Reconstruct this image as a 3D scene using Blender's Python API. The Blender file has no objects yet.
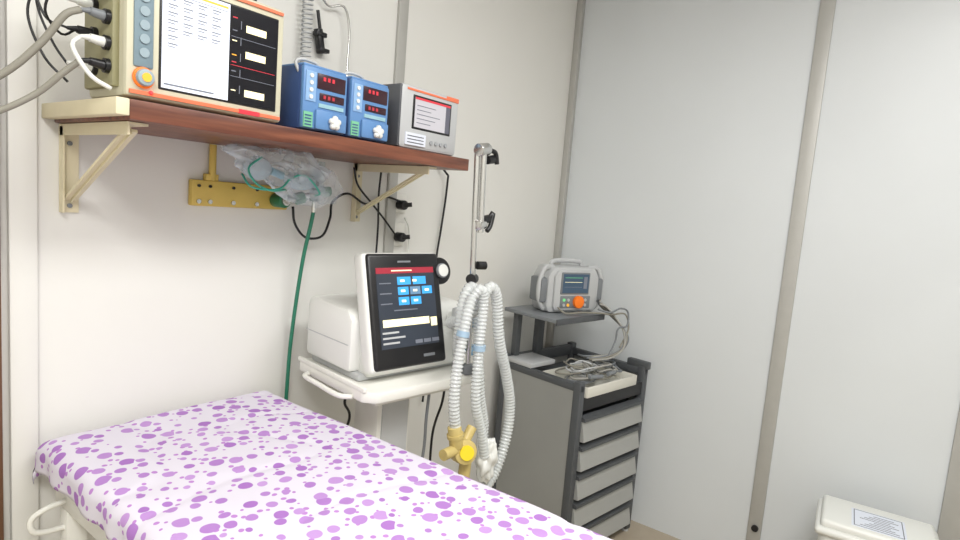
import bpy, bmesh, math, random
from mathutils import Vector, Matrix, noise
random.seed(7)
V=Vector
COL=bpy.context.collection
# ---------------------------------------------------------------- materials
def lin(c):
    c=c/255.0
    return c/12.92 if c<=0.04045 else ((c+0.055)/1.055)**2.4
def rgb(*c): return (lin(c[0]),lin(c[1]),lin(c[2]),1)
MATS={}
def mat(name,col,rough=.5,metal=0,emit=0,noise_amt=0.0,nscale=8,alpha=1,trans=0,bump=0,bscale=60,spec=.5):
    if name in MATS: return MATS[name]
    m=bpy.data.materials.new(name); m.use_nodes=True; nt=m.node_tree; b=nt.nodes["Principled BSDF"]
    c=rgb(*col); b.inputs["Base Color"].default_value=c; b.inputs["Roughness"].default_value=rough
    b.inputs["Metallic"].default_value=metal; b.inputs["Specular IOR Level"].default_value=spec
    if emit: b.inputs["Emission Color"].default_value=c; b.inputs["Emission Strength"].default_value=emit
    if alpha<1: b.inputs["Alpha"].default_value=alpha
    if trans: b.inputs["Transmission Weight"].default_value=trans
    tc=nt.nodes.new("ShaderNodeTexCoord")
    if noise_amt:
        n=nt.nodes.new("ShaderNodeTexNoise"); n.inputs["Scale"].default_value=nscale; n.inputs["Detail"].default_value=5
        nt.links.new(tc.outputs["Object"],n.inputs["Vector"])
        mx=nt.nodes.new("ShaderNodeMix"); mx.data_type='RGBA'
        k=1-noise_amt
        mx.inputs[6].default_value=(c[0]*k,c[1]*k,c[2]*k,1); mx.inputs[7].default_value=(min(1,c[0]*(1+noise_amt*.5)),min(1,c[1]*(1+noise_amt*.5)),min(1,c[2]*(1+noise_amt*.5)),1)
        nt.links.new(n.outputs["Fac"],mx.inputs[0]); nt.links.new(mx.outputs[2],b.inputs["Base Color"])
    if bump:
        n=nt.nodes.new("ShaderNodeTexNoise"); n.inputs["Scale"].default_value=bscale
        nt.links.new(tc.outputs["Object"],n.inputs["Vector"])
        bp=nt.nodes.new("ShaderNodeBump"); bp.inputs["Strength"].default_value=bump; bp.inputs["Distance"].default_value=.01
        nt.links.new(n.outputs["Fac"],bp.inputs["Height"]); nt.links.new(bp.outputs[0],b.inputs["Normal"])
    MATS[name]=m; return m
M_wallA=mat("wall_paint_warm",(228,227,222),.45,noise_amt=.05,nscale=2.5,bump=.08,bscale=6)
M_wallB=mat("wall_paint_cool",(216,220,222),.40,noise_amt=.06,nscale=2.0,bump=.14,bscale=5)
M_ceil=mat("ceiling_paint",(235,235,232),.8,noise_amt=.02)
M_trim=mat("aluminium_trim",(182,181,176),.45,.15,noise_amt=.08,nscale=20)
M_door=mat("door_wood",(105,72,50),.5,noise_amt=.3,nscale=9)
M_beige=mat("monitor_beige",(204,200,176),.45)
M_beige2=mat("bracket_cream",(226,216,184),.5,noise_amt=.08,nscale=30)
M_white=mat("white_plastic",(226,227,222),.35)
M_white2=mat("white_enamel",(230,229,222),.4)
M_black=mat("black_plastic",(22,22,25),.35)
M_dark=mat("charcoal_metal",(84,87,90),.5,.1,noise_amt=.1,nscale=12)
M_grey=mat("grey_panel",(158,159,156),.38,.15,noise_amt=.12,nscale=4)
M_grey2=mat("drawer_grey",(168,169,166),.42,.05,noise_amt=.08,nscale=7)
M_lgrey=mat("light_grey_plastic",(188,190,191),.4)
M_mgrey=mat("mid_grey_plastic",(122,126,130),.45)
M_orange=mat("orange_accent",(230,120,84),.4)
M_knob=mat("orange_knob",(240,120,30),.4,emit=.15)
M_blue=mat("pump_blue",(96,138,188),.4)
M_dblue=mat("pump_dark_blue",(58,82,130),.4)
M_green=mat("green_plastic",(38,110,72),.4)
M_dgreen=mat("dark_green",(24,62,52),.4)
M_hoseg=mat("green_hose",(38,116,90),.4)
M_chrome=mat("chrome",(205,205,203),.22,.9)
M_yellow=mat("yellow_enamel",(216,188,96),.45,noise_amt=.1,nscale=30)
M_brass=mat("valve_amber",(200,180,116),.35,noise_amt=.15,nscale=40)
M_ylab=mat("yellow_label",(232,208,40),.4)
M_gcable=mat("grey_cable",(140,137,126),.5)
M_lcable=mat("lead_cable",(168,166,160),.5)
M_scrW=mat("lcd_white",(218,224,236),.25,emit=.45)
M_scrK=mat("lcd_black",(16,16,24),.25)
M_scrG=mat("lcd_slate",(50,56,66),.3,emit=.25)
M_scrT=mat("lcd_grey_text",(110,114,124),.3,emit=.3)
M_scrR=mat("lcd_red",(196,54,66),.3,emit=.4)
M_scrB=mat("lcd_blue",(60,150,215),.3,emit=.6)
M_scrC=mat("lcd_cream",(245,236,190),.3,emit=.7)
M_scrY=mat("lcd_amber",(236,170,60),.3,emit=.5)
M_scrGn=mat("lcd_green",(110,200,130),.3,emit=.5)
M_led=mat("red_led",(255,50,50),.3,emit=2)
M_label=mat("paper_label",(222,227,238),.6)
M_ink=mat("print_ink",(96,98,106),.6)
M_tray=mat("tray_cream",(216,214,204),.4)
def floor_mat():
    m=bpy.data.materials.new("floor_vinyl"); m.use_nodes=True; nt=m.node_tree; b=nt.nodes["Principled BSDF"]
    tc=nt.nodes.new("ShaderNodeTexCoord"); n=nt.nodes.new("ShaderNodeTexNoise"); n.inputs["Scale"].default_value=14; n.inputs["Detail"].default_value=6
    cr=nt.nodes.new("ShaderNodeValToRGB"); cr.color_ramp.elements[0].color=rgb(166,152,132); cr.color_ramp.elements[1].color=rgb(190,178,158)
    nt.links.new(tc.outputs["Object"],n.inputs["Vector"]); nt.links.new(n.outputs["Fac"],cr.inputs[0]); nt.links.new(cr.outputs[0],b.inputs["Base Color"]); b.inputs["Roughness"].default_value=.35
    return m
def wood_mat():
    m=bpy.data.materials.new("shelf_wood"); m.use_nodes=True; nt=m.node_tree; b=nt.nodes["Principled BSDF"]
    tc=nt.nodes.new("ShaderNodeTexCoord"); mp=nt.nodes.new("ShaderNodeMapping"); mp.inputs["Scale"].default_value=(3,40,40)
    n=nt.nodes.new("ShaderNodeTexNoise"); n.inputs["Scale"].default_value=1.6; n.inputs["Detail"].default_value=6
    cr=nt.nodes.new("ShaderNodeValToRGB"); cr.color_ramp.elements[0].color=rgb(84,44,32); cr.color_ramp.elements[1].color=rgb(142,86,62)
    cr.color_ramp.elements[0].position=.3; cr.color_ramp.elements[1].position=.75
    nt.links.new(tc.outputs["Object"],mp.inputs["Vector"]); nt.links.new(mp.outputs[0],n.inputs["Vector"]); nt.links.new(n.outputs["Fac"],cr.inputs[0]); nt.links.new(cr.outputs[0],b.inputs["Base Color"])
    b.inputs["Roughness"].default_value=.4
    return m
def sheet_mat():
    m=bpy.data.materials.new("dotted_bedsheet"); m.use_nodes=True; nt=m.node_tree; b=nt.nodes["Principled BSDF"]; L=nt.links.new
    uv=nt.nodes.new("ShaderNodeUVMap"); uv.uv_map="cloth"
    def layer(scale,rmin,rmax,off,rnd,prob):
        mp=nt.nodes.new("ShaderNodeMapping"); mp.inputs["Location"].default_value=off; mp.inputs["Rotation"].default_value=(0,0,off[0]*2+.4); L(uv.outputs[0],mp.inputs[0])
        nz=nt.nodes.new("ShaderNodeTexNoise"); nz.inputs["Scale"].default_value=40; nz.inputs["Detail"].default_value=0; L(mp.outputs[0],nz.inputs["Vector"])
        mx=nt.nodes.new("ShaderNodeVectorMath"); mx.operation='MULTIPLY_ADD'; mx.inputs[1].default_value=(.005,.005,0); L(nz.outputs["Color"],mx.inputs[0]); L(mp.outputs[0],mx.inputs[2])
        v=nt.nodes.new("ShaderNodeTexVoronoi"); v.voronoi_dimensions='2D'; v.inputs["Scale"].default_value=scale; v.inputs["Randomness"].default_value=rnd; L(mx.outputs[0],v.inputs["Vector"])
        sp=nt.nodes.new("ShaderNodeSeparateColor"); L(v.outputs["Color"],sp.inputs[0])
        mr=nt.nodes.new("ShaderNodeMapRange"); mr.inputs["To Min"].default_value=rmin; mr.inputs["To Max"].default_value=rmax; L(sp.outputs[0],mr.inputs["Value"])
        lt=nt.nodes.new("ShaderNodeMath"); lt.operation='SUBTRACT'; L(mr.outputs[0],lt.inputs[0]); L(v.outputs["Distance"],lt.inputs[1])
        st=nt.nodes.new("ShaderNodeMapRange"); st.inputs["From Min"].default_value=0; st.inputs["From Max"].default_value=.03; L(lt.outputs[0],st.inputs["Value"])
        pr=nt.nodes.new("ShaderNodeMath"); pr.operation='LESS_THAN'; pr.inputs[1].default_value=prob; L(sp.outputs[1],pr.inputs[0])
        ml=nt.nodes.new("ShaderNodeMath"); ml.operation='MULTIPLY'; L(st.outputs[0],ml.inputs[0]); L(pr.outputs[0],ml.inputs[1])
        return ml,sp
    a,sa=layer(25,.17,.40,(0,0,0),.6,.94); c,sc=layer(50,.14,.30,(3.3,1.7,0),.7,.40)
    m1=nt.nodes.new("ShaderNodeMix"); m1.data_type='RGBA'; m1.inputs[6].default_value=rgb(214,209,221); m1.inputs[7].default_value=rgb(178,126,194); L(c.outputs[0],m1.inputs[0])
    cm=nt.nodes.new("ShaderNodeMix"); cm.data_type='RGBA'; cm.inputs[6].default_value=rgb(184,144,202); cm.inputs[7].default_value=rgb(158,106,182); L(sa.outputs[2],cm.inputs[0])
    m2=nt.nodes.new("ShaderNodeMix"); m2.data_type='RGBA'; L(a.outputs[0],m2.inputs[0]); L(m1.outputs[2],m2.inputs[6]); L(cm.outputs[2],m2.inputs[7])
    L(m2.outputs[2],b.inputs["Base Color"]); b.inputs["Roughness"].default_value=.85
    return m
M_wood=wood_mat(); M_sheet=sheet_mat(); M_floor=floor_mat()
def clear_mat(name,col,alpha,bump=0):
    m=bpy.data.materials.new(name); m.use_nodes=True; nt=m.node_tree; b=nt.nodes["Principled BSDF"]
    b.inputs["Base Color"].default_value=rgb(*col); b.inputs["Alpha"].default_value=alpha; b.inputs["Roughness"].default_value=.12
    if bump:
        n=nt.nodes.new("ShaderNodeTexNoise"); n.inputs["Scale"].default_value=16; n.inputs["Detail"].default_value=2
        tc=nt.nodes.new("ShaderNodeTexCoord"); nt.links.new(tc.outputs["Object"],n.inputs["Vector"])
        cr=nt.nodes.new("ShaderNodeMapRange"); cr.inputs["From Min"].default_value=.42; cr.inputs["From Max"].default_value=.66; cr.inputs["To Min"].default_value=alpha*.6; cr.inputs["To Max"].default_value=min(1,alpha*2.0)
        nt.links.new(n.outputs["Fac"],cr.inputs["Value"]); nt.links.new(cr.outputs[0],b.inputs["Alpha"])
        bp=nt.nodes.new("ShaderNodeBump"); bp.inputs["Strength"].default_value=bump; bp.inputs["Distance"].default_value=.01
        nt.links.new(n.outputs["Fac"],bp.inputs["Height"]); nt.links.new(bp.outputs[0],b.inputs["Normal"])
    MATS[name]=m
    return m
M_bag=clear_mat("clear_bag",(222,234,242),.24,.4)
M_cor=clear_mat("corrugated_clear",(224,228,227),.60)
# ---------------------------------------------------------------- builders
def empty(name,loc=(0,0,0),rz=0):
    e=bpy.data.objects.new(name,None); e.location=loc; e.rotation_euler=(0,0,math.radians(rz)); e.empty_display_size=.05; COL.objects.link(e); return e
def link(name,me,m,parent=None,smooth=False):
    if m: me.materials.append(m)
    o=bpy.data.objects.new(name,me); COL.objects.link(o)
    if parent: o.parent=parent
    if smooth:
        for p in me.polygons: p.use_smooth=True
    return o
def box(name,a,b,m,parent=None,bev=0,rot=None,seg=2,taper=None):
    bm=bmesh.new(); bmesh.ops.create_cube(bm,size=1)
    s=[abs(b[i]-a[i]) for i in range(3)]; c=[(a[i]+b[i])/2 for i in range(3)]
    for v in bm.verts:
        v.co=V((v.co.x*s[0],v.co.y*s[1],v.co.z*s[2]))
        if taper and v.co.z<0: v.co.x*=taper; v.co.y*=taper
    if bev: bmesh.ops.bevel(bm,geom=list(bm.edges),offset=min(bev,min(s)*.49),segments=seg,profile=.5,affect='EDGES')
    me=bpy.data.meshes.new(name); bm.to_mesh(me); bm.free()
    o=link(name,me,m,parent); o.location=c
    if rot: o.rotation_euler=[math.radians(r) for r in rot]
    if bev:
        for p in me.polygons: p.use_smooth=True
        try: me.set_sharp_from_angle(angle=math.radians(35))
        except Exception: pass
    return o
def extr(name,poly,axis,lo,hi,m,parent=None,bev=0):
    bm=bmesh.new()
    def P(q,w):
        return V((w,q[0],q[1])) if axis==0 else V((q[0],w,q[1])) if axis==1 else V((q[0],q[1],w))
    va=[bm.verts.new(P(q,lo)) for q in poly]; vb=[bm.verts.new(P(q,hi)) for q in poly]; n=len(poly)
    bm.faces.new(va); bm.faces.new(vb[::-1])
    for i in range(n): bm.faces.new((va[i],vb[i],vb[(i+1)%n],va[(i+1)%n]))
    bmesh.ops.recalc_face_normals(bm,faces=bm.faces)
    if bev: bmesh.ops.bevel(bm,geom=list(bm.edges),offset=bev,segments=2,profile=.5,affect='EDGES')
    me=bpy.data.meshes.new(name); bm.to_mesh(me); bm.free()
    o=link(name,me,m,parent)
    if bev:
        for p in me.polygons: p.use_smooth=True
        try: me.set_sharp_from_angle(angle=math.radians(35))
        except Exception: pass
    return o
def cyl(name,p1,p2,r,m,parent=None,r2=None,n=24,bev=0):
    p1=V(p1);p2=V(p2); d=p2-p1; bm=bmesh.new()
    bmesh.ops.create_cone(bm,cap_ends=True,segments=n,radius1=r,radius2=r if r2 is None else r2,depth=d.length)
    if bev:
        es=[e for e in bm.edges if len(e.link_faces)==2 and any(len(f.verts)>4 for f in e.link_faces)]
        bmesh.ops.bevel(bm,geom=es,offset=bev,segments=2,profile=.5,affect='EDGES')
    me=bpy.data.meshes.new(name); bm.to_mesh(me); bm.free()
    o=link(name,me,m,parent); o.location=(p1+p2)/2; o.rotation_mode='QUATERNION'; o.rotation_quaternion=V((0,0,1)).rotation_difference(d.normalized())
    for p in me.polygons: p.use_smooth=True
    try: me.set_sharp_from_angle(angle=math.radians(35))
    except Exception: pass
    return o
def catmull(pts,n):
    P=[V(p) for p in pts]; P=[P[0]*2-P[1]]+P+[P[-1]*2-P[-2]]; out=[]
    for i in range(1,len(P)-2):
        for k in range(n):
            t=k/n; a,b,c,d=P[i-1],P[i],P[i+1],P[i+2]
            out.append(.5*((2*b)+(-a+c)*t+(2*a-5*b+4*c-d)*t*t+(-a+3*b-3*c+d)*t**3))
    out.append(P[-2]); return out
def resample(pts,step):
    L=[0]
    for i in range(1,len(pts)): L.append(L[-1]+(pts[i]-pts[i-1]).length)
    T=L[-1]; n=max(2,int(T/step)); out=[]; j=0
    for k in range(n+1):
        s=T*k/n
        while j<len(L)-2 and L[j+1]<s: j+=1
        seg=L[j+1]-L[j]; out.append(pts[j].lerp(pts[j+1],(s-L[j])/seg if seg>0 else 0))
    return out
def tube(name,pts,r,m,parent=None,n=10,step=.008,rf=None,smoothpath=True):
    P=resample(catmull(pts,12) if smoothpath else [V(p) for p in pts],step)
    bm=bmesh.new(); rings=[]; T=(P[1]-P[0]).normalized()
    N=T.orthogonal().normalized()
    for i,p in enumerate(P):
        t=(P[min(i+1,len(P)-1)]-P[max(i-1,0)]).normalized()
        q=T.rotation_difference(t); N=(q@N); N=(N-t*N.dot(t)).normalized(); T=t; B=t.cross(N)
        rr=rf(i,len(P)) if rf else r
        rings.append([bm.verts.new(p+(N*math.cos(2*math.pi*k/n)+B*math.sin(2*math.pi*k/n))*rr) for k in range(n)])
    for a,b in zip(rings,rings[1:]):
        for k in range(n): bm.faces.new((a[k],a[(k+1)%n],b[(k+1)%n],b[k]))
    bm.faces.new(rings[0][::-1]); bm.faces.new(rings[-1])
    me=bpy.data.meshes.new(name); bm.to_mesh(me); bm.free()
    return link(name,me,m,parent,True)
def ball(name,c,r,m,parent=None,sc=(1,1,1),sub=3,nz=0,ns=10):
    bm=bmesh.new(); bmesh.ops.create_icosphere(bm,subdivisions=sub,radius=1)
    for v in bm.verts:
        d=1+(noise.noise(v.co*ns*.3+V(c)*7)*nz if nz else 0)
        v.co=V((v.co.x*r*sc[0]*d,v.co.y*r*sc[1]*d,v.co.z*r*sc[2]*d))
    me=bpy.data.meshes.new(name); bm.to_mesh(me); bm.free()
    o=link(name,me,m,parent,True); o.location=c; return o
# ---------------------------------------------------------------- room
XL,YN,H=-4.2,-3.2,2.75
box("floor",(XL-.1,YN-.1,-.1),(.1,.1,0),M_floor)
box("ceiling",(XL-.1,YN-.1,H),(.1,.1,H+.1),M_ceil)
box("wall_left",(XL-.1,0,0),(.1,.1,H),M_wallA)
box("wall_back",(0,YN-.1,0),(.1,0,H),M_wallB)
box("wall_near",(XL-.1,YN-.1,0),(0,YN,H),M_wallA)
box("wall_entrance",(XL-.1,YN,0),(XL,0,H),M_wallA)
def strip(name,a,b):
    return box(name,a,b,M_trim,bev=.003)
strip("trim_1",(-1.272,-.012,0),(-1.228,0,H))
strip("trim_2",(-.032,-.032,0),(0,0,H))
strip("trim_3",(-.012,-1.14,0),(0,-1.085,H))
strip("trim_4",(-.012,-1.80,0),(0,-1.72,H))
box("trim_5",(-2.345,-.014,0),(-2.295,0,H),M_wallA,bev=.003)
box("trim_7",(-2.45,-.03,0),(-2.362,0,2.1),M_door,bev=.004)
cyl("trim_6",(-.012,-1.115,.19),(-.022,-1.115,.19),.014,M_black,None)
# ---------------------------------------------------------------- shelf
sh=empty("wall_shelf",(0,0,0))
box("board",(-2.262,-.36,1.600),(-1.275,-.002,1.636),M_wood,sh,.002)
box("board_end_cap",(-2.285,-.36,1.606),(-2.2621,-.002,1.636),M_beige2,sh,.002)
def bracket(x,tag):
    box("upright_"+tag,(x-.018,-.006,1.41),(x+.018,-.001,1.5985),M_beige2,sh)
    box("upright_flange_"+tag,(x-.018,-.022,1.41),(x-.014,-.006,1.5985),M_beige2,sh)
    box("arm_"+tag,(x-.018,-.33,1.594),(x+.018,-.006,1.5985),M_beige2,sh)
    box("arm_flange_"+tag,(x-.018,-.33,1.575),(x-.014,-.006,1.594),M_beige2,sh)
    a=V((x,-.012,1.44)); b=V((x,-.30,1.585)); d=b-a
    o=box("brace_"+tag,(-.012,-d.length/2,-.003),(.012,d.length/2,.003),M_beige2,sh)
    o.location=(a+b)/2; o.rotation_euler=(math.atan2(d.z,d.y),0,0)
    o=box("brace_flange_"+tag,(-.012,-d.length/2,-.010),(-.009,d.length/2,.006),M_beige2,sh)
    o.location=(a+b)/2; o.rotation_euler=(math.atan2(d.z,d.y),0,0)
    for z in (1.425,1.56): cyl("screw_%s_%d"%(tag,int(z*100)),(x,-.006,z),(x,-.010,z),.005,M_mgrey,sh,n=10)
bracket(-2.235,"a"); bracket(-1.41,"b")
# ---------------------------------------------------------------- patient monitor
pm=empty("patient_monitor",(-2.262,-.345,1.638))
W,D,HH=.316,.17,.245
box("case",(0,.015,.004),(W,D,HH),M_beige,pm,.010)
box("bezel",(-.002,0,.004),(W+.002,.022,HH),M_beige,pm,.008)
box("screen_frame",(.054,-.002,.026),(W-.014,.004,HH-.024),M_black,pm,.002)
x0,x1,z0,z1=.058,W-.018,.030,HH-.028
xm=x0+(x1-x0)*.545
box("screen_list",(x0,-.004,z0),(xm,-.0015,z1),M_scrW,pm)
box("screen_waves",(xm,-.004,z0),(x1,-.0015,z1),M_scrK,pm)
for r in range(7):
    z=z1-.022-r*.014
    for c in range(4):
        if r>4 and c>0: continue
        box("cell_%d_%d"%(r,c),(x0+.010+c*.028,-.0045,z),(x0+.010+c*.028+.018,-.0038,z+.002),M_scrT,pm)
        box("cellb_%d_%d"%(r,c),(x0+.010+c*.028,-.0045,z-.005),(x0+.010+c*.028+.013,-.0038,z-.0035),M_scrT,pm)
box("list_rule",(x0+.004,-.0045,z1-.016),(xm-.004,-.0038,z1-.015),M_scrT,pm)
box("list_header",(x0+.004,-.0045,z1-.010),(xm-.004,-.0038,z1-.006),M_scrY,pm)
box("list_footer",(x0+.004,-.0045,z0+.006),(xm-.030,-.0038,z0+.009),M_scrT,pm)
for i,zz in enumerate([.155,.103,.026]):
    box("value_%d"%i,(xm+.036,-.0045,z0+zz-.012),(xm+.082,-.0038,z0+zz+.002),M_scrC,pm)
for i,zz in enumerate([.165,.140,.120,.092,.078,.060,.022]):
    box("tick_%d"%i,(xm+.006,-.0045,z0+zz),(xm+.016,-.0038,z0+zz+.002),[M_scrR,M_scrT,M_scrC,M_scrY][i%4],pm)
for i in range(5): box("vline_%d"%i,(xm+.024,-.0045,z0+.018+i*.032),(xm+.0255,-.0038,z0+.034+i*.032),M_scrT,pm)
for i,zz in enumerate([.050,.072,.128]): box("hline_%d"%i,(xm+.004,-.0045,z0+zz),(x1-.004,-.0038,z0+zz+.0010),M_scrR if i==1 else M_scrT,pm)
box("accent_bottom",(.004,-.0035,.010),(W-.004,.004,.017),M_orange,pm)
box("accent_top",(.004,-.0035,HH-.014),(W-.004,.004,HH-.008),M_orange,pm)
box("brand_label",(.215,-.0045,.009),(.262,.002,.018),M_scrR,pm)
box("keypad",(.010,-.004,.058),(.044,.002,.22),mat("keypad_teal",(120,140,150),.5),pm,.006)
for i in range(6): cyl("key_%d"%i,(.027,-.004,.084+i*.024),(.027,-.007,.084+i*.024),.0085,mat("keypad_key",(150,168,176),.4),pm,n=20)
cyl("dial",(.027,0,.040),(.027,-.016,.040),.015,MATS["keypad_key"],pm,bev=.003)
cyl("dial_ring",(.027,0,.040),(.027,-.006,.040),.019,M_knob,pm,bev=.002)
cyl("dial_cap",(.027,-.016,.040),(.027,-.018,.040),.008,M_scrY,pm)
ball("alarm_led",(.040,-.004,.016),.004,M_led,pm,sub=2)
box("side_module",(-.012,.030,.020),(.001,D-.015,HH-.025),mat("module_olive",(150,146,112),.5),pm,.004)
sock=[(.045,.055,M_black),(.045,.095,M_white),(.045,.14,M_mgrey),(.045,.185,M_black),(.10,.055,M_white),(.10,.115,M_black),(.10,.165,M_white),(.135,.20,M_mgrey)]
for i,(yy,zz,mm) in enumerate(sock):
    cyl("socket_%d"%i,(-.012,yy,zz),(-.020,yy,zz),.013,M_black,pm)
    cyl("plug_%d"%i,(-.020,yy,zz),(-.042,yy,zz+.002),.009,mm,pm,r2=.007)
    cyl("strain_%d"%i,(-.042,yy,zz+.002),(-.058,yy,zz),.0055,mm,pm,r2=.003)
box("handle_clip",(.262,.05,HH-.001),(.285,.09,HH+.05),M_black,pm,.006,rot=(0,18,0))
tube("lead_a",[(-.056,.045,.055),(-.080,.055,.028),(-.110,.075,-.010),(-.158,.095,-.048),(-.23,.14,-.09),(-.36,.20,-.15),(-.55,.30,-.26)],.0055,M_gcable,pm)
tube("lead_b",[(-.056,.045,.14),(-.078,.05,.125),(-.105,.07,.075),(-.150,.095,.016),(-.22,.13,-.04),(-.36,.19,-.11),(-.56,.30,-.23)],.006,M_gcable,pm)
tube("lead_c",[(-.056,.045,.185),(-.085,.05,.18),(-.10,.07,.13),(-.07,.09,.10),(-.045,.10,.115)],.0022,M_black,pm,n=8)
tube("lead_d",[(-.056,.10,.165),(-.09,.11,.19),(-.11,.12,.13),(-.09,.11,.06),(-.06,.09,.02)],.0022,M_black,pm,n=8)
tube("lead_e",[(-.056,.135,.20),(-.09,.14,.22),(-.09,.14,.15),(-.07,.13,.09),(-.05,.12,.055)],.0022,M_black,pm,n=8)
tube("lead_f",[(-.056,.045,.095),(-.070,.04,.075),(-.05,.02,.03),(-.02,.012,.012)],.004,M_white,pm,n=8)
tube("lead_g",[(-.056,.10,.115),(-.085,.12,.13),(-.10,.13,.20),(-.07,.13,.25),(-.03,.13,.20)],.0022,M_black,pm,n=8)
# ---------------------------------------------------------------- infusion pumps
def pump(x,wd):
    e=empty("infusion_pump",(x,-.335,1.637))
    h=.152
    box("body",(0,.010,.004),(wd,.16,h),M_dblue,e,.008)
    box("front_panel",(.002,0,.006),(wd-.002,.014,h-.002),M_blue,e,.006)
    box("top_lid",(.004,.004,h-.004),(wd-.004,.15,h+.003),M_blue,e,.003)
    box("display_window",(.040,-.002,.102),(wd-.010,.002,.138),mat("display_maroon",(54,24,34),.3),e,.002)
    for i in range(3): box("digit_%d"%i,(.056+i*.013,-.003,.122),(.063+i*.013,-.0018,.131),M_scrR,e)
    box("display_window_low",(.048,-.002,.076),(wd-.012,.002,.094),MATS["display_maroon"],e,.002)
    for i in range(3): box("digit_low_%d"%i,(.058+i*.013,-.003,.081),(.065+i*.013,-.0018,.089),mat("led_dim",(170,50,60),.4,emit=.3),e)
    box("keypad_light",(.008,-.002,.070),(.036,.001,.138),mat("pump_pale_blue",(140,176,215),.5),e)
    for r in range(4): cyl("button_%d"%r,(.022,-.001,.080+r*.016),(.022,-.0045,.080+r*.016),.005,M_white,e,n=16)
    box("status_bar",(.046,-.0025,.060),(wd-.014,.001,.069),mat("pump_status",(150,190,200),.4),e)
    box("label_green",(.005,-.002,.010),(.030,.001,.045),mat("label_green",(120,190,150),.5),e)
    for i in range(4): box("label_line_%d"%i,(.008,-.0026,.014+i*.007),(.026,-.0018,.017+i*.007),M_dblue,e)
    box("tube_door",(.036,-.008,.008),(wd-.006,.001,.054),M_blue,e,.004)
    for i in range(5):
        a=i*72+90
        ball("clamp_lobe_%d"%i,(.085*wd/.132+.010*math.cos(math.radians(a)),-.014,.028+.010*math.sin(math.radians(a))),.008,M_white,e,sub=2)
    cyl("clamp_knob",(.085*wd/.132,-.006,.028),(.085*wd/.132,-.022,.028),.010,M_white,e,bev=.002)
    tube("carry_handle",[(.004,.02,h-.02),(-.004,.025,h+.004),(.012,.02,h+.012),(.05,.02,h+.010),(.055,.02,h)],.004,M_lgrey,e,n=8)
    for q in ((.012,.03),(wd-.012,.03),(.012,.14),(wd-.012,.14)): cyl("foot",(q[0],q[1],0),(q[0],q[1],.006),.006,M_black,e,n=12)
    return e
pump(-1.884,.134); pump(-1.741,.134)
# ---------------------------------------------------------------- small monitor
sm=empty("vital_signs_monitor",(-1.552,-.325,1.637)); W2,H2=.252,.180
box("case",(.006,.02,.003),(W2-.006,.14,H2-.006),M_mgrey,sm,.010)
box("front_bezel",(.0,0,.003),(W2,.024,H2),M_lgrey,sm,.012)
box("left_dark_edge",(-.004,.004,.006),(.012,.10,H2-.004),mat("dark_grey_edge",(84,86,90),.4),sm,.004)
box("screen_recess",(.045,-.002,.060),(W2-.038,.003,.155),M_black,sm,.003)
box("screen",(.052,-.0035,.066),(W2-.066,-.0015,.149),mat("lcd_offgrey",(186,184,190),.3,emit=.25),sm)
box("screen_dark_column",(W2-.066,-.0035,.066),(W2-.046,-.0015,.149),mat("lcd_column",(92,92,104),.3,emit=.2),sm)
box("screen_header",(.052,-.0042,.143),(W2-.046,-.003,.149),M_scrR,sm)
for i in range(5): box("screen_row_%d"%i,(.060,-.0042,.078+i*.012),(.120+(i%3)*.02,-.003,.080+i*.012),M_scrT,sm)
box("top_accent",(.020,-.002,H2-.016),(W2-.006,.004,H2-.010),M_orange,sm,.001)
box("corner_accent",(W2-.060,-.002,H2-.012),(W2-.006,.006,H2-.003),M_orange,sm,.001)
box("paper_tag",(.020,-.003,.014),(.105,.001,.048),M_label,sm)
for i in range(3): box("tag_text_%d"%i,(.028,-.0036,.020+i*.009),(.096,-.0028,.0225+i*.009),M_ink,sm)
for i in range(4): cyl("key_%d"%i,(.130+i*.022,0,.030),(.130+i*.022,-.004,.030),.006,mat("key_pale",(160,163,166),.4),sm,n=16)
cyl("foot_a",(.03,.04,0),(.03,.04,.005),.01,M_black,sm); cyl("foot_b",(W2-.03,.04,0),(W2-.03,.04,.005),.01,M_black,sm)
# ---------------------------------------------------------------- coiled cable & hook on wall
cc=empty("coiled_handset_cord",(-1.655,-.03,1.86))
pts=[]
for i in range(15*12):
    a=i/12*2*math.pi; pts.append(V((.014*math.cos(a),.014*math.sin(a)-.0,.0+i/12*.013)))
tube("coil",pts,.0026,M_lgrey,cc,n=6,step=.004,smoothpath=False)
tube("tail",[(.014,0,.195),(.01,.0,.24),(.02,.01,.33),(.01,.028,.45)],.0026,M_lgrey,cc,n=6)
tube("tail_low",[(.014,0,0),(.012,.0,-.03),(.0,.005,-.10),(-.01,-.01,-.215)],.0026,M_lgrey,cc,n=6)
hk=empty("drip_hook",(-1.60,-.02,1.94))
tube("wire_loop",[(-.03,.018,.35),(-.025,.0,.18),(.02,.0,.11),(.075,-.01,.12),(.10,-.01,.06),(.10,-.01,-.06),(.10,-.02,-.14)],.0035,M_chrome,hk,n=8)
box("clip_body",(-.010,-.010,-.035),(.010,.012,.035),M_black,hk,.004,rot=(0,-12,0))
box("clip_jaw",(-.020,-.012,.012),(.018,.010,.026),M_black,hk,.003)
box("clip_jaw_low",(-.005,-.012,-.030),(.030,.010,-.018),M_black,hk,.003)
cyl("clip_stem",(0,0,.03),(-.012,0,.085),.005,M_black,hk)
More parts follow.
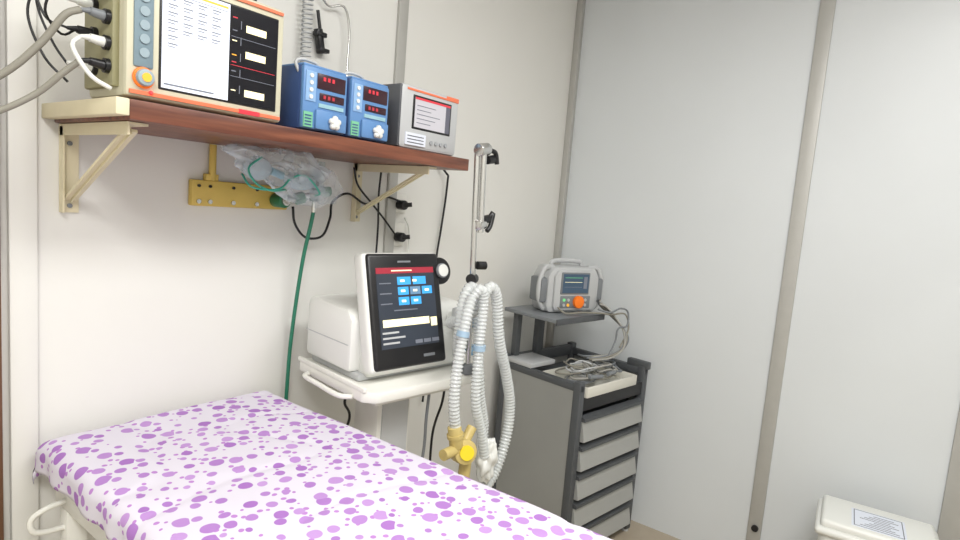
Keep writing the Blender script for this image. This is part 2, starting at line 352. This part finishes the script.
# ---------------------------------------------------------------- gas outlet with flowmeter
go=empty("oxygen_outlet_panel",(0,0,0))
box("plate",(-1.972,-.022,1.438),(-1.688,-.001,1.505),M_yellow,go,.004)
cyl("pipe",(-1.915,-.014,1.505),(-1.915,-.014,1.598),.009,M_yellow,go)
box("pipe_clip",(-1.935,-.02,1.505),(-1.90,-.003,1.522),M_yellow,go,.002)
for i,x in enumerate((-1.955,-1.925,-1.86,-1.79)):
    cyl("bolt_%d"%i,(x,-.022,1.450),(x,-.027,1.450),.006,M_chrome,go,n=8); cyl("boltb_%d"%i,(x,-.022,1.49),(x,-.027,1.49),.004,M_black,go,n=8)
cyl("outlet_block",(-1.73,-.022,1.465),(-1.73,-.07,1.465),.020,M_green,go,bev=.003)
cyl("outlet_ring",(-1.73,-.07,1.465),(-1.73,-.078,1.465),.013,M_chrome,go)
fm=empty("flowmeter",(-1.655,-.10,1.50)); fm.parent=go
cyl("inlet",(-.075,0.02,-.035),(0,0,-.010),.010,M_chrome,fm)
cyl("inlet_nut",(-.055,.014,-.028),(-.03,.008,-.02),.017,M_green,fm,n=6)
cyl("valve_body",(0,0,-.03),(0,0,.030),.013,M_dgreen,fm)
cyl("valve_knob",(0,0,.030),(0,0,.062),.016,M_dgreen,fm,n=10,bev=.002)
cyl("side_knob",(.012,-.005,0),(.045,-.015,.002),.014,M_green,fm,n=10,bev=.002)
cyl("gauge_tube",(.022,.0,.010),(.022,.0,.085),.009,clear_mat("gauge_clear",(214,226,224),.6),fm)
cyl("outlet_barb",(0,0,-.03),(0,0,-.062),.006,M_chrome,fm)
tube("oxygen_hose",[(0,0,-.058),(0,.01,-.10),(-.002,.035,-.20),(-.006,.055,-.34),(-.012,.065,-.48),(-.016,.066,-.60),(-.020,.066,-.75)],.0058,M_hoseg,fm,n=10)
bg=empty("resuscitator_bag",(-.050,-.075,-.003))
def bagmesh():
    bm=bmesh.new(); bmesh.ops.create_icosphere(bm,subdivisions=6,radius=1)
    for v in bm.verts:
        c=v.co.copy(); d=1+.24*noise.noise(c*2.0+V((4,1,2)))+.08*noise.noise(c*5)
        rid=abs(noise.noise(V((c.x*4,c.y*3,c.z*3+2))))
        x=c.x*.168*d; z=c.z*(.060+.014*math.sin(c.x*3+.5))*d-.034*c.x+.012*rid; y=c.y*.046*(1+.4*noise.noise(c*4+V((9,0,0))))*(1-.5*rid)
        v.co=V((x,y,z))
    me=bpy.data.meshes.new("plastic_wrap"); bm.to_mesh(me); bm.free()
    o=link("plastic_wrap",me,M_bag,bg,True); o.location=(-1.738,-.090,1.540); return o
bagmesh()
ball("mask_dome",(-1.83,-.085,1.548),.034,clear_mat("mask_clear",(200,220,232),.5),bg,sc=(1.15,.8,.9))
ball("squeeze_bag",(-1.70,-.085,1.525),.030,clear_mat("silicone_bag",(196,218,230),.5),bg,sc=(1.7,.8,.8))
cyl("mask_neck",(-1.79,-.085,1.545),(-1.755,-.085,1.535),.010,mat("neck_blue",(150,190,210),.3),bg)
M_teal=mat("teal_line",(60,160,140),.4)
tube("green_line",[(-1.88,-.10,1.53),(-1.87,-.13,1.50),(-1.80,-.135,1.50),(-1.76,-.13,1.53),(-1.72,-.135,1.54),(-1.67,-.13,1.50),(-1.66,-.10,1.49)],.0026,M_teal,bg,n=8)
tube("green_line_b",[(-1.84,-.12,1.575),(-1.875,-.12,1.545),(-1.86,-.13,1.51),(-1.82,-.135,1.495),(-1.77,-.12,1.50)],.0026,M_teal,bg,n=8)
# loose black cables below shelf, wall socket
wc=empty("power_cable_bundle",(0,0,0))
tube("loop_a",[(-1.69,-.05,1.45),(-1.68,-.05,1.40),(-1.64,-.05,1.36),(-1.58,-.05,1.365),(-1.545,-.04,1.42),(-1.53,-.03,1.47),(-1.47,-.03,1.50),(-1.38,-.02,1.47),(-1.30,-.015,1.50),(-1.215,-.03,1.485)],.0038,M_black,wc,n=8)
tube("loop_b",[(-1.45,-.03,1.585),(-1.43,-.03,1.53),(-1.36,-.03,1.47),(-1.30,-.03,1.42),(-1.25,-.035,1.37)],.0035,M_black,wc,n=8)
tube("drop_a",[(-1.33,-.03,1.585),(-1.335,-.03,1.50),(-1.325,-.025,1.40),(-1.322,-.02,1.28),(-1.33,-.02,1.0),(-1.33,-.02,.70)],.0035,M_black,wc,n=8)
tube("drop_b",[(-.975,-.03,1.60),(-.97,-.02,1.5),(-.985,-.02,1.38),(-1.00,-.02,1.26),(-1.0,-.02,1.05),(-1.02,-.02,.7)],.0042,M_black,wc,n=8)
tube("drop_b_top",[(-1.27,-.02,1.66),(-1.20,-.02,1.665),(-1.05,-.02,1.65),(-.975,-.03,1.60)],.0042,M_black,wc,n=8)
so=empty("wall_socket",(-1.195,0,1.37))
box("plate",(-.040,-.010,-.045),(.020,-.001,.040),M_white2,so,.004)
box("plate_upper",(-.040,-.010,.075),(.020,-.001,.145),M_white2,so,.004)
for z in (-.01,.105):
    cyl("plug_body",(-.022,-.010,z),(-.022,-.045,z),.017,M_black,so,bev=.004)
    cyl("plug_tail",(-.022,-.04,z),(-.005,-.060,z+.004),.008,M_black,so)
tube("white_lead",[(.01,-.014,.06),(.03,-.02,.02),(.034,-.02,-.06),(.02,-.02,-.12),(.03,-.02,-.2)],.003,M_white,so,n=8)
# ---------------------------------------------------------------- bed
bd=empty("examination_bed",(0,0,0))
BX0,BX1,BY0,BY1,BZ=-2.310,-1.742,-1.98,-.038,.917
def sheet():
    R=.030; bm=bmesh.new(); uvl=bm.loops.layers.uv.new("cloth")
    def prof(s,lo,hi):
        q=math.pi/2*R
        if s<lo+R:
            k=(lo+R)-s
            if k<q: a=k/R; return lo+R-R*math.sin(a), R*(1-math.cos(a))
            return lo, R+(k-q)
        if s>hi-R:
            k=s-(hi-R)
            if k<q: a=k/R; return hi-R+R*math.sin(a), R*(1-math.cos(a))
            return hi, R+(k-q)
        return s,0
    q=math.pi/2*R-R
    xs0,xs1=BX0-q-.034,BX1+q+.10; ys0,ys1=BY0-q-.06,BY1+q+.05
    nx,ny=110,270; G=[]
    for i in range(nx+1):
        row=[]
        for j in range(ny+1):
            s=xs0+(xs1-xs0)*i/nx; t=ys0+(ys1-ys0)*j/ny
            x,dx=prof(s,BX0,BX1); y,dy=prof(t,BY0,BY1)
            z=BZ-min(.16,math.hypot(dx,dy) if (dx<R and dy<R) else max(dx,dy)+.3*min(dx,dy))
            w=noise.noise(V((s*5,t*5,0)))*.006+noise.noise(V((s*14,t*9,3)))*.002
            w-=.0045*max(0,1-abs(noise.noise(V((s*3+t*2,t*4,7))))*12)
            if dx>0 or dy>0:
                f=min(1,(dx+dy)/.06); x+=(.004*math.sin(t*60+2*math.sin(t*13)))*f*(1 if s>BX0+.2 else -1)
            cx=(s-(BX0+BX1)/2)/((BX1-BX0)/2); z+=w*.8+.006*(1-min(1,cx*cx))
            row.append((bm.verts.new((x,y,z)),(s,t)))
        G.append(row)
    for i in range(nx):
        for j in range(ny):
            c=[G[i][j],G[i+1][j],G[i+1][j+1],G[i][j+1]]
            f=bm.faces.new([k[0] for k in c])
            for l,k in zip(f.loops,c): l[uvl].uv=k[1]
    me=bpy.data.meshes.new("bedsheet"); bm.to_mesh(me); bm.free()
    o=link("bedsheet",me,M_sheet,bd,True)
    sd=o.modifiers.new("s",'SOLIDIFY'); sd.thickness=.002; sd.offset=-1
sheet()
box("mattress",(BX0+.006,BY0+.006,.850),(BX1-.006,BY1-.006,.898),mat("mattress_vinyl",(150,150,160),.5),bd,.02)
box("deck",(BX0+.03,BY0+.02,.820),(BX1-.03,BY1-.02,.849),M_white2,bd,.003)
for x in (BX0+.03,BX1-.06):
    box("side_rail",(x,BY0+.02,.775),(x+.03,BY1-.02,.819),M_white2,bd,.004)
for y in (BY0+.02,BY1-.06,-1.0):
    box("cross_rail",(BX0+.06,y,.775),(BX1-.06,y+.03,.819),M_white2,bd,.004)
for x in (BX0+.03,BX1-.07):
    for y in (BY0+.05,BY1-.09):
        box("leg",(x,y,.02),(x+.04,y+.04,.776),M_white2,bd,.004)
        cyl("foot",(x+.02,y+.02,0),(x+.02,y+.02,.025),.026,M_black,bd)
tube("rail_hook",[(BX0+.035,-.12,.80),(BX0-.005,-.12,.795),(BX0-.028,-.11,.775),(BX0-.025,-.11,.748),(BX0+.0,-.11,.738),(BX0+.04,-.11,.735)],.006,M_white2,bd)
tube("rail_lower",[(BX0+.04,-.10,.60),(BX0+.04,-1.0,.60),(BX0+.04,-1.9,.60)],.010,M_white2,bd)
# ---------------------------------------------------------------- ventilator
TZ=1.0
VO=(-1.735,-.455)
vt=empty("ventilator_trolley",(VO[0],VO[1],0),-9)
extr("tray",[(0,.03),(.03,0),(.41,0),(.45,.04),(.45,.36),(.43,.38),(.02,.38),(0,.36)],2,TZ-.030,TZ,M_white2,vt,.006)
box("tray_rim_side",(-.002,.02,TZ-.002),(.010,.37,TZ+.012),M_white2,vt,.004)
tube("side_handle",[(.0,.30,TZ-.022),(-.024,.28,TZ-.022),(-.028,.20,TZ-.022),(-.026,.10,TZ-.024),(-.0,.07,TZ-.024)],.007,M_white2,vt)
box("tray_skirt",(.05,.04,TZ-.055),(.37,.34,TZ-.030),M_white2,vt,.010)
box("column",(.11,.11,.10),(.23,.23,TZ-.054),M_white2,vt,.012)
box("column_trim",(.125,.104,.12),(.215,.111,TZ-.08),M_lgrey,vt)
for i,a in enumerate((45,135,225,315)):
    c,s=math.cos(math.radians(a)),math.sin(math.radians(a))
    p=V((.18+.20*c,.18+.20*s,.085))
    cyl("base_leg_%d"%i,(.18,.18,.115),p,.030,M_white2,vt,r2=.018)
    cyl("caster_fork_%d"%i,p,p-V((0,0,.04)),.012,M_mgrey,vt)
    cyl("caster_%d"%i,p+V((-.012,0,-.047)),p+V((.012,0,-.047)),.038,M_black,vt)
ve=empty("ventilator",(VO[0],VO[1],TZ),-9)
extr("main_body",[(.125,.02),(.125,.165),(.15,.192),(.34,.200),(.365,.18),(.365,.02)],0,.018,.43,M_white,ve,.014)
box("body_base",(.034,.100,.001),(.41,.355,.022),M_lgrey,ve,.006)
box("body_front_step",(.050,.080,.012),(.40,.14,.12),M_white,ve,.014,seg=3)
box("body_seam",(.0165,.135,.095),(.4315,.36,.0975),M_lgrey,ve)
ts=empty("touch_screen",(.050,.045,.040)); ts.parent=ve; ts.rotation_euler=(math.radians(-14),0,0)
w,hh=.245,.315
box("back_shell",(-.012,.004,-.006),(w+.004,.05,hh+.004),M_white,ts,.012,seg=3)
box("black_bezel",(-.002,-.006,0),(w,.014,hh),M_black,ts,.010,seg=3)
box("neck",(.08,.04,.02),(.17,.11,.10),M_white,ts,.01)
cyl("dial_boss",(w+.006,-.005,hh-.052),(w+.006,.014,hh-.052),.040,M_black,ts,n=40,bev=.004)
cyl("dial_ring",(w+.008,-.014,hh-.052),(w+.008,-.004,hh-.052),.022,M_mgrey,ts,n=32,bev=.003)
cyl("dial_face",(w+.008,-.016,hh-.052),(w+.008,-.013,hh-.052),.018,M_white,ts,n=32)
sx0,sx1,sz0,sz1=.020,w-.026,.056,hh-.040
box("lcd",(sx0,-.0075,sz0),(sx1,-.0055,sz1),M_scrG,ts)
box("lcd_header",(sx0,-.0082,sz1-.016),(sx1,-.0070,sz1),mat("lcd_darkred",(150,44,58),.3,emit=.35),ts)
box("lcd_header_text",(sx0+.05,-.0088,sz1-.010),(sx0+.12,-.0080,sz1-.007),M_scrC,ts)
for r in range(3):
    for c in range(3):
        if r==2 and c==2: continue
        bx=sx0+.068+c*.042; bz=sz1-.048-r*.028
        if r==0:
            if c<2: box("tile_%d_%d"%(r,c),(bx+c*.012,-.0082,bz),(bx+.046+c*.012,-.0070,bz+.022),M_scrB,ts)
            else: continue
        else: box("tile_%d_%d"%(r,c),(bx,-.0082,bz),(bx+.036,-.0070,bz+.022),M_scrB if (r+c)%2 or c==0 else mat("lcd_steel",(96,130,160),.3,emit=.4),ts)
        box("tile_num_%d_%d"%(r,c),(bx+.010,-.0088,bz+.008),(bx+.024,-.0080,bz+.014),M_scrC,ts)
for i in range(3): box("lcd_label_%d"%i,(sx0+.008,-.0082,sz1-.044-i*.028),(sx0+.046,-.0070,sz1-.041-i*.028),M_scrT,ts)
box("lcd_label_mid",(sx0+.05,-.0082,sz0+.10),(sx0+.13,-.0070,sz0+.103),M_scrT,ts)
box("lcd_msg",(sx0+.01,-.0082,sz0+.058),(sx1-.030,-.0070,sz0+.078),M_scrC,ts)
box("lcd_box",(sx1-.024,-.0082,sz0+.050),(sx1-.002,-.0070,sz0+.075),M_scrC,ts)
for i in range(3): box("lcd_foot_%d"%i,(sx0+.006,-.0082,sz0+.012+i*.014),(sx0+.06+.02*(i%2),-.0070,sz0+.017+i*.014),M_lgrey,ts)
for i in range(3): box("lcd_btn_%d"%i,(sx1-.085+i*.030,-.0082,sz0+.006),(sx1-.060+i*.030,-.0070,sz0+.016),M_scrT,ts)
box("maker_mark",(.095,-.0068,hh-.026),(.140,-.0058,hh-.021),M_mgrey,ts)
box("lower_keys",(.16,-.0068,.022),(.20,-.0058,.030),M_mgrey,ts)
cyl("insp_port",(.37,.11,.075),(.37,.03,.070),.018,M_white,ve); cyl("exp_port",(.37,.12,.15),(.37,.05,.15),.018,M_white,ve)
cyl("filter",(.37,.05,.15),(.37,.015,.15),.030,M_white,ve,n=28,bev=.004)
M_cb=mat("connector_blue",(120,170,210),.4)
cyl("filter_blue",(.37,.015,.15),(.37,.000,.15),.014,M_cb,ve)
cyl("port_blue",(.37,.03,.070),(.37,.012,.069),.016,M_cb,ve)
box("side_panel_port",(.35,.075,.035),(.42,.10,.185),M_lgrey,ve,.008)
# ---------------------------------------------------------------- circuit arm (clamped on the trolley)
ar=empty("circuit_support_arm",(0,0,0))
bpy.context.view_layer.update()
ar.parent=vt; ar.matrix_parent_inverse=vt.matrix_world.inverted()
A=V((-1.385,-.50,1.0))
cyl("base_clamp",A+V((-.0,0,.001)),A+V((0,0,.03)),.018,M_mgrey,ar,bev=.003)
cyl("lower_post",A+V((0,0,.03)),(-1.398,-.50,1.285),.008,M_chrome,ar)
cyl("joint_low",(-1.412,-.505,1.285),(-1.384,-.495,1.285),.015,M_black,ar)
cyl("rod_a",(-1.398,-.50,1.29),(-1.420,-.50,1.64),.0085,M_chrome,ar)
cyl("rod_b",(-1.396,-.515,1.42),(-1.410,-.515,1.65),.0085,M_chrome,ar)
cyl("joint_top",(-1.430,-.51,1.648),(-1.388,-.51,1.655),.018,M_chrome,ar,bev=.003)
cyl("joint_mid",(-1.412,-.512,1.44),(-1.376,-.508,1.445),.015,M_chrome,ar,bev=.003)
for i,z in enumerate((1.640,1.47)):
    cyl("lever_hub_%d"%i,(-1.385,-.51,z-.015),(-1.358,-.51,z-.010),.012,M_black,ar)
    tube("lever_%d"%i,[(-1.366,-.51,z-.012),(-1.351,-.51,z-.006),(-1.341,-.515,z+.010),(-1.351,-.515,z-.03),(-1.366,-.515,z-.045)] if i else [(-1.395,-.51,z+.012),(-1.37,-.515,z+.012),(-1.353,-.515,z+.006),(-1.343,-.515,z-.022)],.007,M_black,ar,n=8)
cyl("joint_knob",(-1.392,-.51,1.325),(-1.367,-.52,1.325),.012,M_black,ar)
# ---------------------------------------------------------------- breathing circuit
bc=empty("breathing_circuit",(-.025,0,0))
def cor(name,pts,r=.0165):
    tube(name,pts,r,M_cor,bc,n=16,step=.0026,rf=lambda i,n:r*(1.0 if (i%4) in (0,1) else .80))
cor("limb_a",[(-1.375,-.47,1.075),(-1.44,-.52,1.09),(-1.48,-.55,1.14),(-1.475,-.55,1.22),(-1.450,-.55,1.27),(-1.415,-.55,1.252),(-1.395,-.55,1.17),(-1.385,-.55,1.08),(-1.36,-.55,.95),(-1.33,-.55,.86),(-1.325,-.55,.80)])
cor("limb_b",[(-1.40,-.45,1.15),(-1.41,-.52,1.18),(-1.425,-.575,1.24),(-1.400,-.585,1.275),(-1.365,-.585,1.24),(-1.335,-.585,1.12),(-1.280,-.585,1.0),(-1.245,-.585,.90),(-1.250,-.585,.80),(-1.30,-.585,.70),(-1.37,-.585,.670),(-1.44,-.585,.72)])
cor("limb_c",[(-1.475,-.58,1.255),(-1.498,-.585,1.20),(-1.52,-.585,1.08),(-1.525,-.585,.98),(-1.510,-.585,.90)],.0155)
cor("limb_d",[(-1.475,-.58,1.25),(-1.455,-.595,1.275),(-1.440,-.595,1.23),(-1.445,-.595,1.10),(-1.44,-.595,.96),(-1.40,-.595,.86),(-1.375,-.595,.78)],.0145)
cyl("y_piece_body",(-1.515,-.585,.905),(-1.505,-.59,.845),.019,M_brass,bc,bev=.003)
cyl("y_piece_collar",(-1.512,-.587,.885),(-1.510,-.588,.875),.023,M_brass,bc)
cyl("exhalation_valve",(-1.492,-.615,.835),(-1.472,-.575,.825),.034,M_brass,bc,n=32,bev=.005)
cyl("valve_cap",(-1.496,-.621,.836),(-1.491,-.614,.834),.020,M_ylab,bc,n=28)
cyl("valve_port",(-1.56,-.59,.84),(-1.51,-.59,.84),.015,M_brass,bc)
cyl("valve_tail",(-1.47,-.59,.85),(-1.44,-.59,.885),.014,M_brass,bc)
cyl("valve_tail_low",(-1.45,-.585,.80),(-1.455,-.585,.735),.017,M_brass,bc)
cyl("swivel",(-1.325,-.55,.81),(-1.33,-.55,.76),.018,M_white,bc,bev=.003)
ball("test_lung",(-1.355,-.590,.765),.037,clear_mat("hme_white",(232,233,228),.85),bc,sc=(.95,.8,1.7),sub=4,nz=.4,ns=8)
for i,(p,q) in enumerate([((-1.507,-.585,1.165),(-1.510,-.585,1.150)),((-1.444,-.595,1.12),(-1.444,-.595,1.105))]):
    cyl("cuff_%d"%i,p,q,.0175,clear_mat("cuff_pale_%d"%i,(170,200,224),.7),bc)
# wires hanging under the trolley
hw=empty("hanging_power_cord",(0,0,0))
tube("cord_a",[(-1.62,-.25,.935),(-1.63,-.25,.90),(-1.60,-.24,.84),(-1.62,-.2,.70),(-1.62,-.2,.50)],.004,M_black,hw,n=8)
tube("cord_b",[(-1.36,-.40,.94),(-1.37,-.40,.88),(-1.38,-.38,.78),(-1.36,-.36,.6),(-1.38,-.36,.4)],.004,M_black,hw,n=8)
tube("cord_c",[(-1.605,-.32,.94),(-1.59,-.32,.90),(-1.595,-.30,.80),(-1.60,-.28,.6)],.0035,M_dgreen,hw,n=8)
tube("cord_d",[(-1.47,-.43,.94),(-1.475,-.43,.86),(-1.465,-.42,.76),(-1.48,-.41,.6)],.0045,M_mgrey,hw,n=8)
# ---------------------------------------------------------------- equipment cart
CO=(-.612,-.503); CR=-10
ct=empty("drawer_cart",(CO[0],CO[1],0),CR)
CW,CD,CH=.525,.455,.80
for i,(x,y) in enumerate(((0,0),(CW-.035,0),(0,CD-.035),(CW-.035,CD-.035))):
    box("post_%d"%i,(x,y,.012),(x+.035,y+.035,CH+(.012 if y==0 else .03)),M_dark,ct,.004)
    cyl("foot_%d"%i,(x+.018,y+.018,0),(x+.018,y+.018,.014),.016,M_lgrey,ct)
box("side_panel_l",(.004,.036,.03),(.012,CD-.036,CH-.02),M_grey,ct)
box("side_panel_r",(CW-.012,.036,.03),(CW-.004,CD-.036,CH-.02),M_grey,ct)
box("back_panel",(.036,CD-.012,.03),(CW-.036,CD-.004,CH),M_grey,ct)
box("bottom_panel",(.02,.02,.02),(CW-.02,CD-.01,.04),M_dark,ct)
box("top_rail_l",(.002,.0,CH-.030),(.030,CD,CH),M_dark,ct,.003)
box("top_rail_r",(CW-.030,.0,CH-.030),(CW-.002,CD,CH+.005),M_dark,ct,.003)
box("top_rail_r_ext",(CW-.030,-.012,CH),(CW-.0,.10,CH+.035),M_dark,ct,.004)
box("top_rail_back",(.03,CD-.03,CH-.03),(CW-.03,CD,CH+.02),M_dark,ct,.003)
box("top_flap",(.004,CD-.18,CH+.001),(.175,CD-.035,CH+.022),M_lgrey,ct,.004)
box("top_deck",(.03,.012,CH-.075),(CW-.03,CD-.03,CH-.060),M_dark,ct)
box("front_valance",(.035,.006,CH-.115),(CW-.035,.016,CH-.060),M_black,ct)
nd=5; zb=.045; zt=CH-.125; dh=(zt-zb)/nd
for i in range(nd):
    a=zb+i*dh
    extr("drawer_front_%d"%i,[(.012,a+.006),(-.018,a+.010),(-.002,a+dh-.034),(.012,a+dh-.034)],0,.037,CW-.037,M_grey2,ct)
    extr("drawer_lip_%d"%i,[(.014,a+dh-.033),(-.014,a+dh-.031),(-.014,a+dh-.018),(.014,a+dh-.010)],0,.037,CW-.037,M_dark,ct)
    box("drawer_box_%d"%i,(.037,.014,a+.004),(CW-.037,CD-.03,a+dh-.035),M_dark,ct)
box("stand_plate",(-.005,.15,1.028),(.34,CD,1.045),M_mgrey,ct,.004)
box("stand_front_lip",(-.005,.145,1.020),(.34,.154,1.046),M_dark,ct,.002)
box("stand_post",(.19,.405,CH+.021),(.235,.435,1.028),M_dark,ct,.003)
box("stand_post_b",(.04,.405,CH+.023),(.07,.435,1.028),M_dark,ct,.003)
it=empty("instrument_tray",(CO[0],CO[1],CH-.060),CR)
box("base",(.050,.000,.001),(CW-.10,.26,.012),M_tray,it,.003)
box("wall_front",(.050,-.004,.001),(CW-.10,.006,.046),M_tray,it,.003)
box("wall_rear",(.050,.254,.001),(CW-.10,.262,.046),M_tray,it,.003)
box("wall_l",(.048,.0,.001),(.056,.26,.046),M_tray,it,.003)
box("wall_r",(CW-.106,.0,.001),(CW-.098,.26,.046),M_tray,it,.003)
bxk=empty("cable_heap",(CO[0],CO[1],CH-.045),CR)
rnd=random.Random(3)
for k in range(13):
    cx,cy=rnd.uniform(.10,.34),rnd.uniform(.07,.19); rx,ry=rnd.uniform(.05,.085),rnd.uniform(.04,.065); z=.014+k*.005
    pts=[]; ph=rnd.uniform(0,6)
    for j in range(11):
        a=ph+j*.85; pts.append((max(.065,min(.40,cx+rx*math.cos(a)*rnd.uniform(.7,1.2))),max(.012,min(.245,cy+ry*math.sin(a)*rnd.uniform(.7,1.2))),z+rnd.uniform(0,.018)))
    tube("cable_%d"%k,pts,.0040,(M_lcable,M_mgrey,M_gcable,M_lgrey)[k%4],bxk,n=8)
for k,(a,b) in enumerate([((.10,.03,.06),(.18,.02,.055)),((.22,.02,.06),(.29,.03,.055)),((.33,.06,.06),(.37,.12,.06))]):
    cyl("connector_%d"%k,a,b,.009,M_mgrey,bxk,bev=.002)
# ---------------------------------------------------------------- defibrillator
DFL=(-.345,-.258,1.047)
df=empty("defibrillator",DFL,-26); df.scale=(.94,.92,1.0)
extr("case",[(-.135,.0),(.135,.0),(.150,.03),(.150,.16),(.120,.205),(-.120,.205),(-.150,.16),(-.150,.03)],1,-.06,.08,M_lgrey,df,.012)
extr("front_fascia",[(-.11,.012),(.11,.012),(.12,.03),(.12,.165),(.10,.190),(-.10,.190),(-.12,.165),(-.12,.03)],1,-.075,-.055,M_lgrey,df,.006)
box("screen_bezel",(-.088,-.080,.085),(.078,-.070,.184),M_mgrey,df,.004)
box("screen",(-.080,-.0815,.092),(.070,-.079,.177),mat("lcd_defib",(58,78,98),.3,emit=.3),df)
for i,(c,zz) in enumerate([(M_scrGn,.160),(M_scrC,.140),(M_scrT,.118)]): box("trace_%d"%i,(-.070,-.0825,zz),(.030,-.081,zz+.0015),c,df)
box("numbers",(.040,-.0825,.112),(.060,-.081,.165),M_scrT,df)
box("keypad_panel",(-.085,-.078,.022),(.09,-.072,.078),M_mgrey,df,.003)
cyl("mode_dial",(.015,-.075,.052),(.015,-.098,.052),.028,M_knob,df,n=28,bev=.004)
for i,(x,z) in enumerate([(-.065,.06),(-.04,.06),(-.065,.037),(-.04,.037),(.06,.06),(.06,.037)]): cyl("key_%d"%i,(x,-.077,z),(x,-.082,z),.007,[M_scrGn,M_lgrey,M_lgrey,M_scrY,M_lgrey,M_lgrey][i],df,n=14)
for s in (-1,1):
    tube("paddle_handle_%d"%s,[(s*.10,-.02,.200),(s*.155,-.03,.198),(s*.182,-.035,.14),(s*.182,-.035,.07),(s*.155,-.03,.02),(s*.13,-.02,.014)],.012,M_lgrey,df)
    box("paddle_%d"%s,(s*.165-.018,-.055,.045),(s*.165+.018,.05,.155),M_mgrey,df,.010)
tube("top_handle",[(-.09,.02,.200),(-.085,.02,.222),(-.04,.02,.228),(.04,.02,.228),(.085,.02,.222),(.09,.02,.200)],.011,M_lgrey,df)
dl=empty("ecg_lead_cable",DFL,-26)
for k in range(6):
    o=.01*k
    tube("lead_%d"%k,[(.14,-.075,.04+o*.5),(.17,-.09+o,.03),(.21+o,-.12,-.02-o),(.245+o*.6,-.14,-.08-o),(.235-o,-.16,-.15-o*.5),(.15-o*2,-.18+o,-.185),(.05,-.17+o*2,-.195)],.0042,(M_lcable,M_gcable,M_mgrey)[k%3],dl,n=8)
tube("lead_loop",[(-.10,-.085,.03),(-.08,-.12,.010),(0,-.13,.014),(.10,-.13,.010),(.18,-.12,.00),(.26,-.12,.0),(.28,-.13,-.07),(.22,-.15,-.15)],.0042,M_gcable,dl,n=8)
tube("lead_loop_b",[(.12,-.09,.02),(.16,-.13,.012),(.22,-.13,.03),(.275,-.12,.01),(.26,-.14,-.05),(.20,-.15,-.06),(.19,-.15,-.12),(.14,-.17,-.185)],.0042,M_mgrey,dl,n=8)
# ---------------------------------------------------------------- pedal bin
bn=empty("waste_bin",(-.268,-1.535,0),4)
box("tub",(-.125,-.175,.0),(.125,.175,.450),M_white,bn,.03,seg=4,taper=.86)
box("lid_rim",(-.137,-.187,.442),(.137,.187,.470),M_white,bn,.012,seg=3)
box("lid",(-.122,-.172,.462),(.122,.172,.496),M_white,bn,.014,seg=4)
box("label_paper",(-.095,-.080,.4955),(.055,.080,.4972),M_label,bn)
box("label_frame_a",(-.089,-.073,.497),(.049,-.0705,.4977),M_ink,bn); box("label_frame_b",(-.089,.0705,.497),(.049,.073,.4977),M_ink,bn)
box("label_frame_c",(-.089,-.073,.497),(-.0865,.073,.4977),M_ink,bn); box("label_frame_d",(.0465,-.073,.497),(.049,.073,.4977),M_ink,bn)
for i in range(8): box("label_text_%d"%i,(-.074+i*.014,-.060+(i%3)*.012,.497),(-.071+i*.014,.055-(i%4)*.014,.4977),M_ink,bn)
box("pedal",(-.148,-.04,.01),(-.10,.04,.03),M_black,bn,.004)
# ---------------------------------------------------------------- ceiling lamps
def lamp(x,y,rot,power):
    e=empty("ceiling_lamp",(x,y,H),rot)
    box("housing",(-.62,-.10,-.05),(.62,.10,-.001),M_white,e,.006)
    box("diffuser",(-.60,-.085,-.056),(.60,.085,-.050),mat("lamp_diffuser",(255,252,245),.5,emit=3.0),e)
    l=bpy.data.lights.new("tube_light",'AREA'); l.shape='RECTANGLE'; l.size=1.2; l.size_y=.5; l.energy=power; l.color=(1,.998,.985)
    o=bpy.data.objects.new("tube_light",l); COL.objects.link(o); o.parent=e; o.location=(0,0,-.07)
lamp(-1.7,-1.7,0,33); lamp(-3.2,-1.9,90,48)
wd=bpy.data.worlds.new("world"); bpy.context.scene.world=wd; wd.use_nodes=True
wd.node_tree.nodes["Background"].inputs[0].default_value=(1,1,1,1); wd.node_tree.nodes["Background"].inputs[1].default_value=.4
bpy.context.scene.view_settings.view_transform='Standard'
# ---------------------------------------------------------------- camera
p=math.radians(6.4); h=math.radians(36); r=math.radians(4.6)
f=V((math.cos(p)*math.cos(h),math.cos(p)*math.sin(h),-math.sin(p)))
r0=V((math.sin(h),-math.cos(h),0)); u0=r0.cross(f)
R=math.cos(r)*r0+math.sin(r)*u0; U=math.cos(r)*u0-math.sin(r)*r0
cam=bpy.data.cameras.new("camera"); co=bpy.data.objects.new("camera",cam); COL.objects.link(co)
cam.sensor_width=36; cam.lens=585/960*36; cam.clip_start=.02
M=Matrix((R,U,-f)).transposed().to_4x4(); M.translation=V((-2.74,-1.5,1.5)); co.matrix_world=M
bpy.context.scene.camera=co
